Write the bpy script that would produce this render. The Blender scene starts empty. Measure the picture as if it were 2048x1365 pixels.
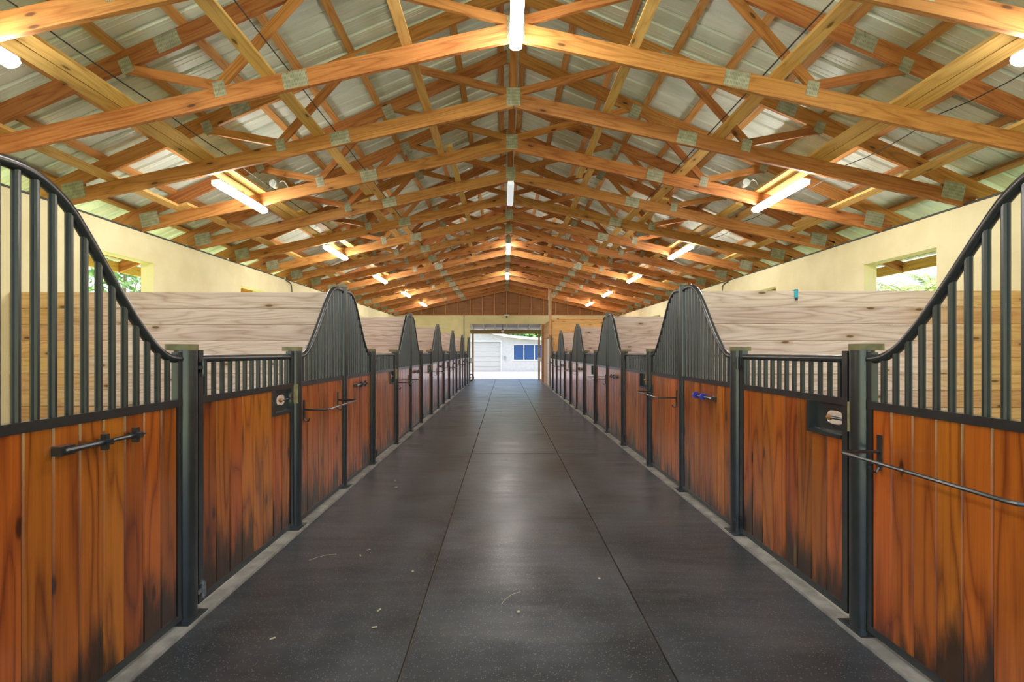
import bpy, math, random
from mathutils import Vector, Matrix, noise as mnoise
random.seed(7)
sc = bpy.context.scene
COL = sc.collection
PI = math.pi

# ------------------------------------------------------------------ camera
EYE = 1.487
cam_d = bpy.data.cameras.new('camera')
cam = bpy.data.objects.new('camera', cam_d); COL.objects.link(cam)
cam.location = (0, 0, EYE); cam.rotation_euler = (PI/2, 0, 0)
cam_d.sensor_width = 36; cam_d.sensor_fit = 'HORIZONTAL'
cam_d.lens = 947/2048*36
cam_d.shift_x = 15/2048; cam_d.shift_y = 22.5/2048
cam_d.clip_start = 0.05; cam_d.clip_end = 500
sc.camera = cam

# ------------------------------------------------------------------ sky, sun, exposure
SKY_STRENGTH = 0.33
SUN_STRENGTH = 5.4
TUBE_STRENGTH = 56.0
w = bpy.data.worlds.new('world'); sc.world = w; w.use_nodes = True
wn = w.node_tree.nodes; wl = w.node_tree.links
bg = wn['Background']; sky = wn.new('ShaderNodeTexSky')
sky.sky_type = 'NISHITA'; sky.sun_disc = False
sky.sun_elevation = math.radians(69); sky.sun_rotation = math.radians(256)
sky.air_density = 1.0; sky.dust_density = 3.5; sky.ozone_density = 1.0
wl.new(sky.outputs[0], bg.inputs[0]); bg.inputs[1].default_value = SKY_STRENGTH
sun_d = bpy.data.lights.new('sun', 'SUN'); sun = bpy.data.objects.new('sun', sun_d); COL.objects.link(sun)
sun_d.energy = SUN_STRENGTH; sun_d.angle = math.radians(1.5); sun_d.color = (1.0, 0.95, 0.88)
sun.rotation_euler = (math.radians(21), 0, math.radians(-76))
sun.location = (0, -5, 12)
sc.view_settings.view_transform = 'Standard'; sc.view_settings.look = 'None'
sc.view_settings.gamma = 1.0; sc.view_settings.use_curve_mapping = False
sc.view_settings.exposure = 1.0
try:
    sc.cycles.max_bounces = 10; sc.cycles.diffuse_bounces = 6; sc.cycles.glossy_bounces = 4
    sc.cycles.sample_clamp_indirect = 6.0
    sc.cycles.caustics_reflective = False; sc.cycles.caustics_refractive = False
except Exception:
    pass

# ------------------------------------------------------------------ node helpers
class NT:
    def __init__(s, name):
        s.m = bpy.data.materials.new(name); s.m.use_nodes = True
        s.t = s.m.node_tree; s.b = s.t.nodes['Principled BSDF']
    def n(s, typ, **kw):
        d = s.t.nodes.new('ShaderNode' + typ)
        for k, v in kw.items():
            if k == 'ins':
                for a, b in v.items(): s.put(d.inputs[a], b)
            else: setattr(d, k, v)
        return d
    def put(s, sock, v):
        if hasattr(v, 'is_output') or isinstance(v, bpy.types.NodeSocket): s.t.links.new(v, sock)
        else: sock.default_value = v
    def math(s, op, a, b=0.0, clamp=False):
        d = s.n('Math', operation=op, use_clamp=clamp); s.put(d.inputs[0], a); s.put(d.inputs[1], b); return d.outputs[0]
    def mix(s, f, a, b, blend='MIX'):
        d = s.n('MixRGB', blend_type=blend); s.put(d.inputs[0], f); s.put(d.inputs[1], a); s.put(d.inputs[2], b); return d.outputs[0]
    def rng(s, v, a, b, c=0.0, d=1.0, smooth=True):
        k = s.n('MapRange', interpolation_type='SMOOTHSTEP' if smooth else 'LINEAR')
        s.put(k.inputs[0], v)
        for i, x in enumerate((a, b, c, d)): s.put(k.inputs[1+i], x)
        return k.outputs[0]
    def map(s, vec, scale, loc=(0, 0, 0)):
        d = s.n('Mapping'); s.put(d.inputs['Vector'], vec); d.inputs['Scale'].default_value = scale; d.inputs['Location'].default_value = loc
        return d.outputs[0]
    def noise(s, vec, scale, detail=3.0, rough=0.5, dist=0.0):
        d = s.n('TexNoise'); s.put(d.inputs['Vector'], vec); d.inputs['Scale'].default_value = scale
        d.inputs['Detail'].default_value = detail; d.inputs['Roughness'].default_value = rough; d.inputs['Distortion'].default_value = dist
        return d.outputs['Fac']
    def bump(s, h, strength, dist=0.01):
        d = s.n('Bump'); s.put(d.inputs['Height'], h); d.inputs['Strength'].default_value = strength; d.inputs['Distance'].default_value = dist
        s.t.links.new(d.outputs[0], s.b.inputs['Normal'])
    def objvec(s, rnd=True):
        tc = s.n('TexCoord'); v = tc.outputs['Object']
        if not rnd: return v, None
        oi = s.n('ObjectInfo'); r = oi.outputs['Random']
        cx = s.n('CombineXYZ'); s.put(cx.inputs[0], s.math('MULTIPLY', r, 37.0)); s.put(cx.inputs[1], s.math('MULTIPLY', r, 71.0)); s.put(cx.inputs[2], s.math('MULTIPLY', r, 53.0))
        ad = s.n('VectorMath', operation='ADD'); s.put(ad.inputs[0], v); s.put(ad.inputs[1], cx.outputs[0])
        return ad.outputs[0], r
    def set(s, **kw):
        for k, v in kw.items(): s.put(s.b.inputs[k.replace('_', ' ')], v)
        return s.m

def c4(c): return (c[0], c[1], c[2], 1.0)

def wood(name, light, dark, axis='X', rough=0.55, coat=0.0, knots=0.5, vary=0.22, stain=None, painted_light=None, ring=13.0, spec=0.4, bumps=0.25, grainw=0.5, flat=1):
    t = NT(name); v, r = t.objvec()
    ax = 'XYZ'.index(axis)
    def S(l, a): return tuple(l if i == ax else a for i in range(3))
    n1 = t.noise(t.map(v, S(0.45, 4.5)), 1.0, 2.0, 0.45)
    rings = t.math('ABSOLUTE', t.math('SINE', t.math('MULTIPLY', n1, ring*PI)))
    rings = t.math('POWER', rings, 0.6)
    fine = t.noise(t.map(v, S(2.5, 110.0)), 1.0, 3.0, 0.6)
    broad = t.noise(t.map(v, S(0.8, 5.0)), 1.0, 2.0)
    f = t.math('ADD', t.math('MULTIPLY', rings, 0.55*grainw), t.math('MULTIPLY', fine, 0.55))
    f = t.math('ADD', f, t.math('MULTIPLY', broad, 0.45))
    f = t.rng(f, 0.35, 1.05+0.15*(grainw-0.5), 0, 1)
    col = t.mix(f, c4(dark), c4(light))
    if painted_light is not None:  # light painted into the wood colour: greyer at the aisle, orange by the wall
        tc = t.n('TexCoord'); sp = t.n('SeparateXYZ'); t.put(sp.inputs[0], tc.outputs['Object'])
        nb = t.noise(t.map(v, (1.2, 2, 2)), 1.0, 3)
        k = t.rng(t.math('ADD', sp.outputs[0], t.math('MULTIPLY', nb, 0.9)), painted_light[1], painted_light[2], 0.0, 1.0)
        col2 = t.mix(f, c4(painted_light[3]), c4(painted_light[0]))
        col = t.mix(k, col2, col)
    if knots > 0:
        vo = t.n('TexVoronoi', voronoi_dimensions='2D'); sk = t.n('SeparateXYZ'); t.put(sk.inputs[0], v); ck = t.n('CombineXYZ')
        across = [i for i in range(3) if i not in (ax, flat)][0]
        t.put(ck.inputs[0], t.math('MULTIPLY', sk.outputs[ax], 1.5)); t.put(ck.inputs[1], t.math('MULTIPLY', sk.outputs[across], 4.6))
        t.put(vo.inputs['Vector'], ck.outputs[0]); vo.inputs['Scale'].default_value = 1.0
        cs = t.n('SeparateColor'); t.put(cs.inputs[0], vo.outputs['Color'])
        gate = t.rng(cs.outputs[0], 1-knots, 1-knots+0.05)
        km = t.rng(vo.outputs['Distance'], 0.035, 0.085, 0.9, 0.0)
        km = t.math('MULTIPLY', km, gate)
        halo = t.math('MULTIPLY', t.rng(vo.outputs['Distance'], 0.06, 0.26, 0.4, 0.0), gate)
        col = t.mix(halo, col, c4([x*0.6 for x in dark]))
        col = t.mix(km, col, c4([x*0.22 for x in dark]))
    hs = t.n('HueSaturation'); t.put(hs.inputs['Color'], col)
    t.put(hs.inputs['Value'], t.rng(r, 0, 1, 1-vary, 1+vary, False))
    t.put(hs.inputs['Hue'], t.rng(t.math('FRACT', t.math('MULTIPLY', r, 7.3)), 0, 1, 0.493, 0.509, False))
    col = hs.outputs[0]
    if stain is not None:
        tc = t.n('TexCoord'); sp = t.n('SeparateXYZ'); t.put(sp.inputs[0], tc.outputs['Object'])
        ns = t.noise(t.map(v, (9, 9, 1.6)), 1.0, 4, 0.65)
        lvl = t.math('ADD', sp.outputs[2], t.math('MULTIPLY', ns, 0.75))
        lvl = t.math('SUBTRACT', lvl, t.math('MULTIPLY', t.math('FRACT', t.math('MULTIPLY', r, 13.7)), 0.30))
        k = t.math('MULTIPLY', t.rng(lvl, 0.22, 0.48, 1.0, 0.0), stain)
        col = t.mix(k, col, (0.012, 0.008, 0.004, 1))
        pale = t.noise(t.map(v, (7, 7, 0.8)), 1.0, 3, 0.6)
        pk = t.math('MULTIPLY', t.rng(pale, 0.62, 0.74), t.math('GREATER_THAN', t.math('FRACT', t.math('MULTIPLY', r, 5.1)), 0.7))
        col = t.mix(t.math('MULTIPLY', pk, 0.5), col, (0.36, 0.22, 0.07, 1))
    t.bump(t.math('ADD', fine, t.math('MULTIPLY', rings, 0.3)), bumps, 0.002)
    return t.set(Base_Color=col, Roughness=rough, Coat_Weight=coat, Coat_Roughness=0.13, Specular_IOR_Level=spec)

def plain(name, col, rough=0.5, metal=0.0, coat=0.0, var=0.0, nscale=6.0, bump=0.0, bscale=40.0, emit=None):
    t = NT(name); v, r = t.objvec()
    c = c4(col)
    if var > 0:
        c = t.mix(t.rng(t.noise(v, nscale, 4), 0.3, 0.7), c4([x*(1-var) for x in col]), c4([min(1, x*(1+var)) for x in col]))
    if bump > 0: t.bump(t.noise(v, bscale, 2), bump, 0.004)
    if emit: t.set(Emission_Color=c4(emit[0]), Emission_Strength=emit[1])
    return t.set(Base_Color=c, Roughness=rough, Metallic=metal, Coat_Weight=coat)

M = {}
M['stain_board'] = wood('stain_board', (0.46, 0.118, 0.009), (0.155, 0.026, 0.002), 'Z', rough=0.34, coat=0.8, knots=0.45, vary=0.24, stain=0.92, bumps=0.15, ring=10, grainw=0.75)
M['chord'] = wood('truss_lumber', (0.56, 0.25, 0.075), (0.28, 0.09, 0.019), 'X', rough=0.6, knots=0.35, vary=0.14, bumps=0.2)
M['web'] = wood('web_lumber', (0.55, 0.235, 0.065), (0.29, 0.088, 0.017), 'X', rough=0.6, knots=0.35, vary=0.2, bumps=0.2)
M['purlin'] = wood('purlin_lumber', (0.62, 0.33, 0.11), (0.36, 0.15, 0.04), 'X', rough=0.6, knots=0.3, vary=0.15, bumps=0.2, flat=2)
M['brace'] = wood('brace_lumber', (0.74, 0.50, 0.17), (0.50, 0.27, 0.07), 'X', rough=0.6, knots=0.45, vary=0.12, bumps=0.2, flat=2)
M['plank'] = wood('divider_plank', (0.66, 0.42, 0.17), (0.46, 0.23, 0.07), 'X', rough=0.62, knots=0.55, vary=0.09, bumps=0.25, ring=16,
                  painted_light=((0.73, 0.59, 0.51), 2.6, 3.6, (0.42, 0.285, 0.22)), grainw=0.6)  # cool tint of the light along each plank, put into its colour
M['plank_gold'] = wood('gold_plank', (0.68, 0.40, 0.17), (0.48, 0.23, 0.07), 'X', rough=0.6, knots=0.55, vary=0.12, bumps=0.25, ring=16, grainw=0.35)
M['stud'] = wood('stud_lumber', (0.60, 0.32, 0.13), (0.42, 0.18, 0.06), 'X', rough=0.7, knots=0.2, vary=0.15)
M['ply'] = wood('plywood', (0.33, 0.155, 0.065), (0.22, 0.09, 0.034), 'X', rough=0.75, knots=0.12, vary=0.08, ring=7)
M['porch_wood'] = wood('porch_lumber', (0.50, 0.33, 0.17), (0.32, 0.19, 0.085), 'X', rough=0.7, knots=0.3, vary=0.15)
M['steel'] = None
def _steel():
    t = NT('black_paint'); v, r = t.objvec()
    n = t.noise(v, 60, 3, 0.6); n2 = t.noise(v, 9, 3)
    return t.set(Base_Color=t.mix(t.rng(n2, 0.35, 0.75), (0.016, 0.020, 0.022, 1), (0.026, 0.031, 0.033, 1)), Roughness=0.285, Specular_IOR_Level=1.0)
M['steel'] = _steel()
M['cap'] = plain('olive_cap', (0.19, 0.155, 0.07), 0.5, 0.0, var=0.2, nscale=20)
M['brass'] = plain('strike_metal', (0.26, 0.20, 0.09), 0.45, 0.3, var=0.2, nscale=30)
M['blue'] = plain('blue_vinyl', (0.06, 0.07, 0.55), 0.35)
M['galv_hinge'] = plain('bare_steel', (0.30, 0.31, 0.31), 0.4, 0.8, var=0.3, nscale=40)
M['knob'] = plain('knob_wood', (0.38, 0.16, 0.05), 0.5, var=0.2, nscale=30)
def _plate():
    t = NT('gusset_plate'); v, r = t.objvec()
    br = t.n('TexBrick'); t.put(br.inputs['Vector'], t.map(v, (1, 1, 1)))
    # rows of punched teeth
    sp = t.n('SeparateXYZ'); t.put(sp.inputs[0], v)
    a = t.math('SINE', t.math('MULTIPLY', sp.outputs[0], 420.0)); b = t.math('SINE', t.math('MULTIPLY', sp.outputs[2], 150.0))
    h = t.math('MULTIPLY', t.rng(a, 0.0, 0.6), t.rng(b, -0.5, 0.2))
    t.t.nodes.remove(br)
    t.bump(h, 0.6, 0.003)
    n = t.noise(v, 14, 3)
    col = t.mix(t.rng(n, 0.3, 0.7), (0.33, 0.33, 0.25, 1), (0.48, 0.48, 0.37, 1))
    col = t.mix(t.math('MULTIPLY', h, 0.55), col, (0.13, 0.13, 0.09, 1))
    return t.set(Base_Color=col, Roughness=0.5, Metallic=0.35)
M['plate'] = _plate()
def _roof():
    t = NT('galvanised_sheet'); v, r = t.objvec()
    n = t.noise(t.map(v, (0.7, 3.0, 3.0)), 1.2, 4, 0.6); n2 = t.noise(v, 45, 2)
    col = t.mix(t.rng(n, 0.3, 0.7), (0.56, 0.63, 0.55, 1), (0.80, 0.86, 0.78, 1))
    col = t.mix(t.math('MULTIPLY', n2, 0.35), col, (0.55, 0.60, 0.53, 1))
    return t.set(Base_Color=col, Roughness=0.36, Metallic=0.12)
M['roof'] = _roof()
def _wall(name, a, b):
    t = NT(name); tc = t.n('TexCoord'); v = tc.outputs['Object']
    n = t.noise(v, 1.3, 4, 0.6); n2 = t.noise(v, 60, 2)
    sp = t.n('SeparateXYZ'); t.put(sp.inputs[0], v)
    cx = t.n('CombineXYZ'); t.put(cx.inputs[0], t.math('ADD', sp.outputs[0], sp.outputs[1])); t.put(cx.inputs[1], sp.outputs[2])
    br = t.n('TexBrick'); t.put(br.inputs['Vector'], cx.outputs[0])
    br.inputs['Scale'].default_value = 1.0; br.inputs['Brick Width'].default_value = 0.4; br.inputs['Row Height'].default_value = 0.2
    br.inputs['Mortar Size'].default_value = 0.006; br.inputs['Mortar Smooth'].default_value = 0.8
    t.bump(t.math('ADD', t.math('MULTIPLY', n2, 0.25), t.math('MULTIPLY', br.outputs['Fac'], -0.35)), 0.25, 0.006)
    return t.set(Base_Color=t.mix(t.rng(n, 0.3, 0.7), c4(a), c4(b)), Roughness=0.8)
M['wall'] = _wall('cream_block', (0.66, 0.59, 0.335), (0.74, 0.68, 0.42))
M['wall_end'] = _wall('olive_cream_block', (0.58, 0.53, 0.26), (0.68, 0.62, 0.33))
M['ext'] = plain('white_stucco', (0.62, 0.59, 0.53), 0.85, var=0.05, bump=0.2)
M['white'] = plain('white_paint', (0.78, 0.77, 0.74), 0.5, var=0.03)
M['porch_sheet'] = plain('porch_sheet', (0.50, 0.43, 0.42), 0.6, var=0.05)
M['offwhite'] = plain('porch_white', (0.72, 0.66, 0.60), 0.6, var=0.05)
M['dark_line'] = plain('dark_seal', (0.04, 0.045, 0.04), 0.7)
M['concrete'] = plain('concrete', (0.33, 0.31, 0.28), 0.85, var=0.25, nscale=9, bump=0.3)
M['dirt'] = plain('stall_dirt', (0.22, 0.16, 0.10), 0.95, var=0.3, nscale=3)
M['black'] = plain('black_rubber', (0.012, 0.012, 0.013), 0.6)
M['cable'] = plain('cable_black', (0.02, 0.02, 0.02), 0.5)
M['conduit'] = plain('conduit_grey', (0.42, 0.42, 0.38), 0.45, 0.3)
M['box'] = plain('box_grey', (0.40, 0.43, 0.38), 0.5, 0.1)
M['lamp_body'] = plain('lamp_white', (0.75, 0.75, 0.73), 0.4)
M['tube_on'] = plain('tube_lit', (0.9, 0.9, 0.9), 0.4, emit=((1.0, 0.965, 0.92), TUBE_STRENGTH))
M['tube_off'] = plain('tube_dim', (0.72, 0.78, 0.84), 0.3, emit=((0.85, 0.92, 1.0), 0.25))
M['bulb'] = plain('globe_glass', (0.85, 0.85, 0.8), 0.3)
M['cyan'] = plain('cyan_plastic', (0.02, 0.42, 0.55), 0.4)
M['straw'] = plain('straw', (0.62, 0.50, 0.30), 0.8)
M['glass'] = plain('blue_glass', (0.05, 0.11, 0.26), 0.08)
M['tray'] = plain('barrow_tray', (0.05, 0.12, 0.07), 0.5)
M['leaf'] = plain('leaf', (0.16, 0.30, 0.06), 0.6, var=0.5, nscale=3)
M['leaf_dark'] = plain('leaf_far', (0.10, 0.24, 0.05), 0.6, var=0.5, nscale=1.5)
M['frond'] = plain('palm_frond', (0.17, 0.24, 0.035), 0.5, var=0.5, nscale=2)
M['bark'] = plain('bark', (0.20, 0.15, 0.10), 0.9, var=0.3)
M['door_grey'] = plain('garage_panel', (0.58, 0.55, 0.48), 0.6)
def _mat():
    t = NT('rubber_mat'); v, r = t.objvec()
    vo = t.n('TexVoronoi'); t.put(vo.inputs['Vector'], v); vo.inputs['Scale'].default_value = 130
    cs = t.n('SeparateColor'); t.put(cs.inputs[0], vo.outputs['Color'])
    speck = t.math('MULTIPLY', t.rng(cs.outputs[0], 0.78, 0.84), t.rng(vo.outputs['Distance'], 0.25, 0.45, 1, 0))
    n = t.noise(v, 1.4, 4, 0.6); n2 = t.noise(v, 5, 4, 0.6)
    col = t.mix(t.rng(n, 0.3, 0.72), (0.032, 0.037, 0.042, 1), (0.078, 0.085, 0.093, 1))
    col = t.mix(t.math('MULTIPLY', t.rng(n2, 0.55, 0.8), 0.4), col, (0.11, 0.10, 0.09, 1))
    col = t.mix(t.math('MULTIPLY', speck, 0.65), col, (0.30, 0.29, 0.28, 1))
    wav = t.noise(t.map(v, (1.1, 4.0, 1)), 1.0, 2, 0.5)
    t.bump(wav, 0.5, 0.03)
    return t.set(Base_Color=col, Roughness=t.rng(n, 0.3, 0.75, 0.30, 0.40), Specular_IOR_Level=0.5)
M['mat'] = _mat()
def _ground(name, a, b, sc_):
    t = NT(name); tc = t.n('TexCoord'); v = tc.outputs['Object']
    n = t.noise(v, sc_, 6, 0.65)
    t.bump(t.noise(v, 25, 4, 0.7), 0.5, 0.03)
    return t.set(Base_Color=t.mix(t.rng(n, 0.3, 0.7), c4(a), c4(b)), Roughness=0.95)
M['grass'] = _ground('lawn', (0.30, 0.37, 0.16), (0.46, 0.51, 0.26), 2.0)
M['gravel'] = _ground('gravel', (0.13, 0.135, 0.14), (0.20, 0.205, 0.21), 6.0)

# ------------------------------------------------------------------ mesh helpers
class MB:
    def __init__(s): s.v = []; s.f = []
    def add(s, vs, fs):
        o = len(s.v); s.v += [tuple(p) for p in vs]; s.f += [tuple(i+o for i in q) for q in fs]; return s
    def box(s, x0, x1, y0, y1, z0, z1):
        vs = [(x, y, z) for z in (z0, z1) for y in (y0, y1) for x in (x0, x1)]
        return s.add(vs, [(0, 2, 3, 1), (4, 5, 7, 6), (0, 1, 5, 4), (2, 6, 7, 3), (0, 4, 6, 2), (1, 3, 7, 5)])
    def cyl(s, c, r, z0, z1, n=14, axis='Z', r1=None):
        r1 = r if r1 is None else r1
        vs = []
        for (z, rr) in ((z0, r), (z1, r1)):
            for k in range(n):
                a = 2*PI*k/n; p, q = rr*math.cos(a), rr*math.sin(a)
                vs.append({'Z': (c[0]+p, c[1]+q, z), 'Y': (c[0]+p, z, c[1]+q), 'X': (z, c[0]+p, c[1]+q)}[axis])
        fs = [(k, (k+1) % n, n+(k+1) % n, n+k) for k in range(n)] + [tuple(range(n-1, -1, -1)), tuple(range(n, 2*n))]
        return s.add(vs, fs)
    def tube(s, pts, r, n=8):
        pts = [Vector(p) for p in pts]; m = len(pts); vs = []
        t0 = (pts[1]-pts[0]).normalized(); up = Vector((0, 0, 1)) if abs(t0.z) < 0.9 else Vector((0, 1, 0))
        nrm = t0.cross(up).normalized()
        for i, p in enumerate(pts):
            t = (pts[min(i+1, m-1)]-pts[max(i-1, 0)]).normalized()
            nrm = (nrm - t*nrm.dot(t)).normalized(); bn = t.cross(nrm)
            rr = r[i] if isinstance(r, (list, tuple)) else r
            for k in range(n):
                a = 2*PI*k/n; vs.append(p + nrm*rr*math.cos(a) + bn*rr*math.sin(a))
        fs = [(i*n+k, i*n+(k+1) % n, (i+1)*n+(k+1) % n, (i+1)*n+k) for i in range(m-1) for k in range(n)]
        fs += [tuple(range(n-1, -1, -1)), tuple(range((m-1)*n, m*n))]
        return s.add(vs, fs)
    def prism(s, poly, a, b, axis='Y'):
        n = len(poly); vs = []
        for d in (a, b):
            for p, q in poly: vs.append({'Y': (p, d, q), 'X': (d, p, q), 'Z': (p, q, d)}[axis])
        return s.add(vs, [(k, (k+1) % n, n+(k+1) % n, n+k) for k in range(n)] + [tuple(range(n-1, -1, -1)), tuple(range(n, 2*n))])
    def mesh(s, name, mat, smooth=False, ang=35):
        me = bpy.data.meshes.new(name); me.from_pydata(s.v, [], s.f); me.validate()
        import bmesh
        bm = bmesh.new(); bm.from_mesh(me); bmesh.ops.recalc_face_normals(bm, faces=bm.faces); bm.to_mesh(me); bm.free()
        me.materials.append(M[mat] if isinstance(mat, str) else mat)
        if smooth:
            me.polygons.foreach_set('use_smooth', [True]*len(me.polygons)); me.set_sharp_from_angle(angle=math.radians(ang))
        me.update(); return me

def put(name, me, parent=None, loc=(0, 0, 0), rot=None, mtx=None):
    o = bpy.data.objects.new(name, me); COL.objects.link(o)
    if parent is not None: o.parent = parent
    if mtx is not None: o.matrix_local = mtx
    else:
        o.location = loc
        if rot is not None: o.rotation_euler = rot
    return o
def tag(o, label, cat, group=None, kind=None):
    if label: o['label'] = label
    if cat: o['category'] = cat
    if group: o['group'] = group
    if kind: o['kind'] = kind
    return o
def thing(name, label, cat, loc=(0, 0, 0), rz=0, group=None, kind=None):
    return tag(put(name, None, None, loc, (0, 0, rz)), label, cat, group, kind)

_bc = {}
def beam(name, p0, p1, th, h, mat, parent=None, up=(0, 0, 1), cut=(0, 0), var=0):
    """lumber: local X along its length, th across, h deep; p0-p1 is the middle of its lower edge."""
    p0, p1 = Vector(p0), Vector(p1); d = p1-p0; L = d.length
    key = (round(L, 4), th, h, mat, cut)
    if key not in _bc:
        a, b = cut
        vs = []
        for y in (-th/2, th/2): vs += [(0, y, 0), (L, y, 0), (L-b, y, h), (a, y, h)]
        _bc[key] = MB().add(vs, [(0, 1, 2, 3), (7, 6, 5, 4), (0, 4, 5, 1), (1, 5, 6, 2), (2, 6, 7, 3), (3, 7, 4, 0)]).mesh(name, mat)
    x = d.normalized(); upv = Vector(up); y = upv.cross(x).normalized(); z = x.cross(y)
    m = Matrix((x, y, z)).transposed().to_4x4(); m.translation = p0
    return put(name, _bc[key], parent, mtx=m)

NUM = ['first', 'second', 'third', 'fourth', 'fifth', 'sixth', 'seventh', 'eighth', 'ninth', 'tenth', 'eleventh', 'twelfth',
       'thirteenth', 'fourteenth', 'fifteenth', 'sixteenth', 'seventeenth', 'eighteenth', 'nineteenth', 'twentieth']

# ------------------------------------------------------------------ dimensions (metres; x across, y along the aisle, z up)
XL, XR = -1.77, 1.91            # planes of the two stall fronts
WL, WR = -5.42, 5.64            # inner faces of the side walls
CX = 0.11                       # ridge line
HALF = 5.53
WTOP = 3.283                    # top of the block walls
Y0, Y1 = -2.6, 23.62            # barn ends
BS, TS = 0.22, 0.43             # slope of bottom chord, slope of roof
BPK = WTOP + BS*HALF            # lower edge of bottom chord at the centre
CH = 0.175                      # chord depth
THEEL = 3.462; TPK = THEEL + TS*HALF
TLEN = math.hypot(1, TS); CHV = CH*TLEN
OVER = 1.4
TY = [5.83 + 1.246*(i-2) for i in range(0, 17)]
STALL = 3.66
LT = [1.54 + STALL*i for i in range(7)]        # tall posts, wheelbarrow side
RT = [1.41 + STALL*i for i in range(6)]        # tall posts, tack room side
def zb(x): return BPK - BS*abs(x-CX)
def zt(x): return TPK - TS*abs(x-CX)

# ------------------------------------------------------------------ ground, floor
g = MB(); g.add([(-60, -40, -0.10), (60, -40, -0.10), (60, 90, -0.10), (-60, 90, -0.10)], [(0, 1, 2, 3)])
tag(put('ground', g.mesh('ground', 'grass')), 'green lawn around the barn', 'lawn', kind='structure')
tag(put('gravel_yard', MB().box(-26, 26, 26.6, 40, -0.099, -0.03).mesh('gravel_yard', 'gravel')), 'pale gravel yard beyond the porch', 'yard', kind='structure')
fl = tag(put('floor', MB().box(WL-0.2, WR+0.2, Y0, Y1+3.1, -0.099, -0.018).mesh('floor', 'dirt')), 'dirt and concrete barn floor under the rubber mats', 'floor', kind='structure')
ml, mr = -1.685, 1.825
def mat_mesh(x0, x1, y0, y1):
    b = MB(); nx = max(2, int((x1-x0)/0.12)); ny = max(2, int((y1-y0)/0.12))
    vs = []
    for j in range(ny+1):
        for i in range(nx+1):
            x = x0+(x1-x0)*i/nx; y = y0+(y1-y0)*j/ny
            e = min(i, nx-i, 3)/3
            z = 0.007*mnoise.noise(Vector((x*0.9+11, y*2.6, 0.3))) + 0.004*mnoise.noise(Vector((x*2.5, y*5.5, 2.3)))
            vs.append((x-x0, y-y0, z*(0.35+0.65*e)))
    fs = [(j*(nx+1)+i, j*(nx+1)+i+1, (j+1)*(nx+1)+i+1, (j+1)*(nx+1)+i) for j in range(ny) for i in range(nx)]
    b.add(vs, fs); w_, l_ = x1-x0, y1-y0
    b.add([(0, 0, 0), (w_, 0, 0), (w_, l_, 0), (0, l_, 0), (0, 0, -0.017), (w_, 0, -0.017), (w_, l_, -0.017), (0, l_, -0.017)],
          [(0, 4, 5, 1), (1, 5, 6, 2), (2, 6, 7, 3), (3, 7, 4, 0)])
    return b.mesh('rubber_mat', 'mat', True, 60)
G = 0.006
for (x0, x1) in ((ml, -0.48), (-0.48, 0.78), (0.78, mr)):
    ys = [Y0, 6.95, 15.6, Y1+3.05]
    for a, b_ in zip(ys[:-1], ys[1:]):
        put('rubber_mat', mat_mesh(x0+G, x1-G, a+G, b_-G), fl, (x0+G, a+G, 0))
for n_, (a, b_) in enumerate(((XL-0.10, ml-0.006), (mr+0.006, XR+0.10))):
    s_ = put('trim_%d' % (n_+1), MB().box(a, b_, Y0, Y1, -0.018, 0.012).mesh('sill', 'concrete'))
    tag(s_, 'pale concrete sill strip under the stall fronts, ' + ('wheelbarrow side' if n_ == 0 else 'tack room side'), 'sill', kind='structure')

# ------------------------------------------------------------------ block walls with window openings
def side_wall(name, xin, sgn, tall, label):
    T = 0.2
    xa, xb = sorted((xin, xin+sgn*T)); b = MB()
    wins = []
    for t0 in tall:
        a = t0 + (0.87 if sgn < 0 else 1.11)
        wins.append((a, a+1.25))
    wins = [q for q in wins if q[1] < Y1-0.3]
    zs0, zs1 = 1.65, 2.86
    b.box(xa, xb, Y0, Y1+0.2, -0.099, zs0); b.box(xa, xb, Y0, Y1+0.2, zs1, WTOP)
    y = Y0
    for (a, c) in wins: b.box(xa, xb, y, a, zs0, zs1); y = c
    b.box(xa, xb, y, Y1+0.2, zs0, zs1)
    o = tag(put(name, b.mesh(name, 'wall')), label, 'wall', kind='structure')
    put('wall_plate', MB().box(xa-0.012, xb+0.012, Y0, Y1+0.2, WTOP, WTOP+0.022).mesh('wall_plate', 'dark_line'), o)
    return o
side_wall('wall_left', WL, -1, LT[:6], 'cream block side wall with square window openings, wheelbarrow side')
side_wall('wall_right', WR, 1, RT[:5], 'cream block side wall with square window openings, tack room side')

# ------------------------------------------------------------------ end wall, gable
DW0, DW1, DH = -1.72, 1.93, 2.90
b = MB(); b.box(WL, DW0, Y1, Y1+0.2, -0.099, WTOP+0.05); b.box(DW1, WR, Y1, Y1+0.2, -0.099, WTOP+0.05); b.box(DW0, DW1, Y1, Y1+0.2, DH, WTOP+0.05)
we = tag(put('wall_end', b.mesh('wall_end', 'wall_end')), 'olive cream end wall around the open doorway', 'wall', kind='structure')
jt = MB(); jt.box(DW1-0.07, DW1+0.02, Y1-0.05, Y1+0.22, 0, DH); put('door_jamb', jt.mesh('door_jamb', 'stud'), we)
put('wall_cable', MB().tube([(-2.02, Y1-0.02, WTOP+0.05), (-2.02, Y1-0.02, 1.4)], 0.012, 6).mesh('wall_cable', 'cable'), we)
gw = thing('wall_gable', 'brown plywood gable with exposed studs above the end doorway', 'wall', kind='structure')
zg = WTOP+0.06
gy = Y1+0.06
xs = [WL+0.2 + 1.22*i for i in range(10)]; xs = [x for x in xs if x < WR] + [WR]
edges = [WL] + xs
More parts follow.
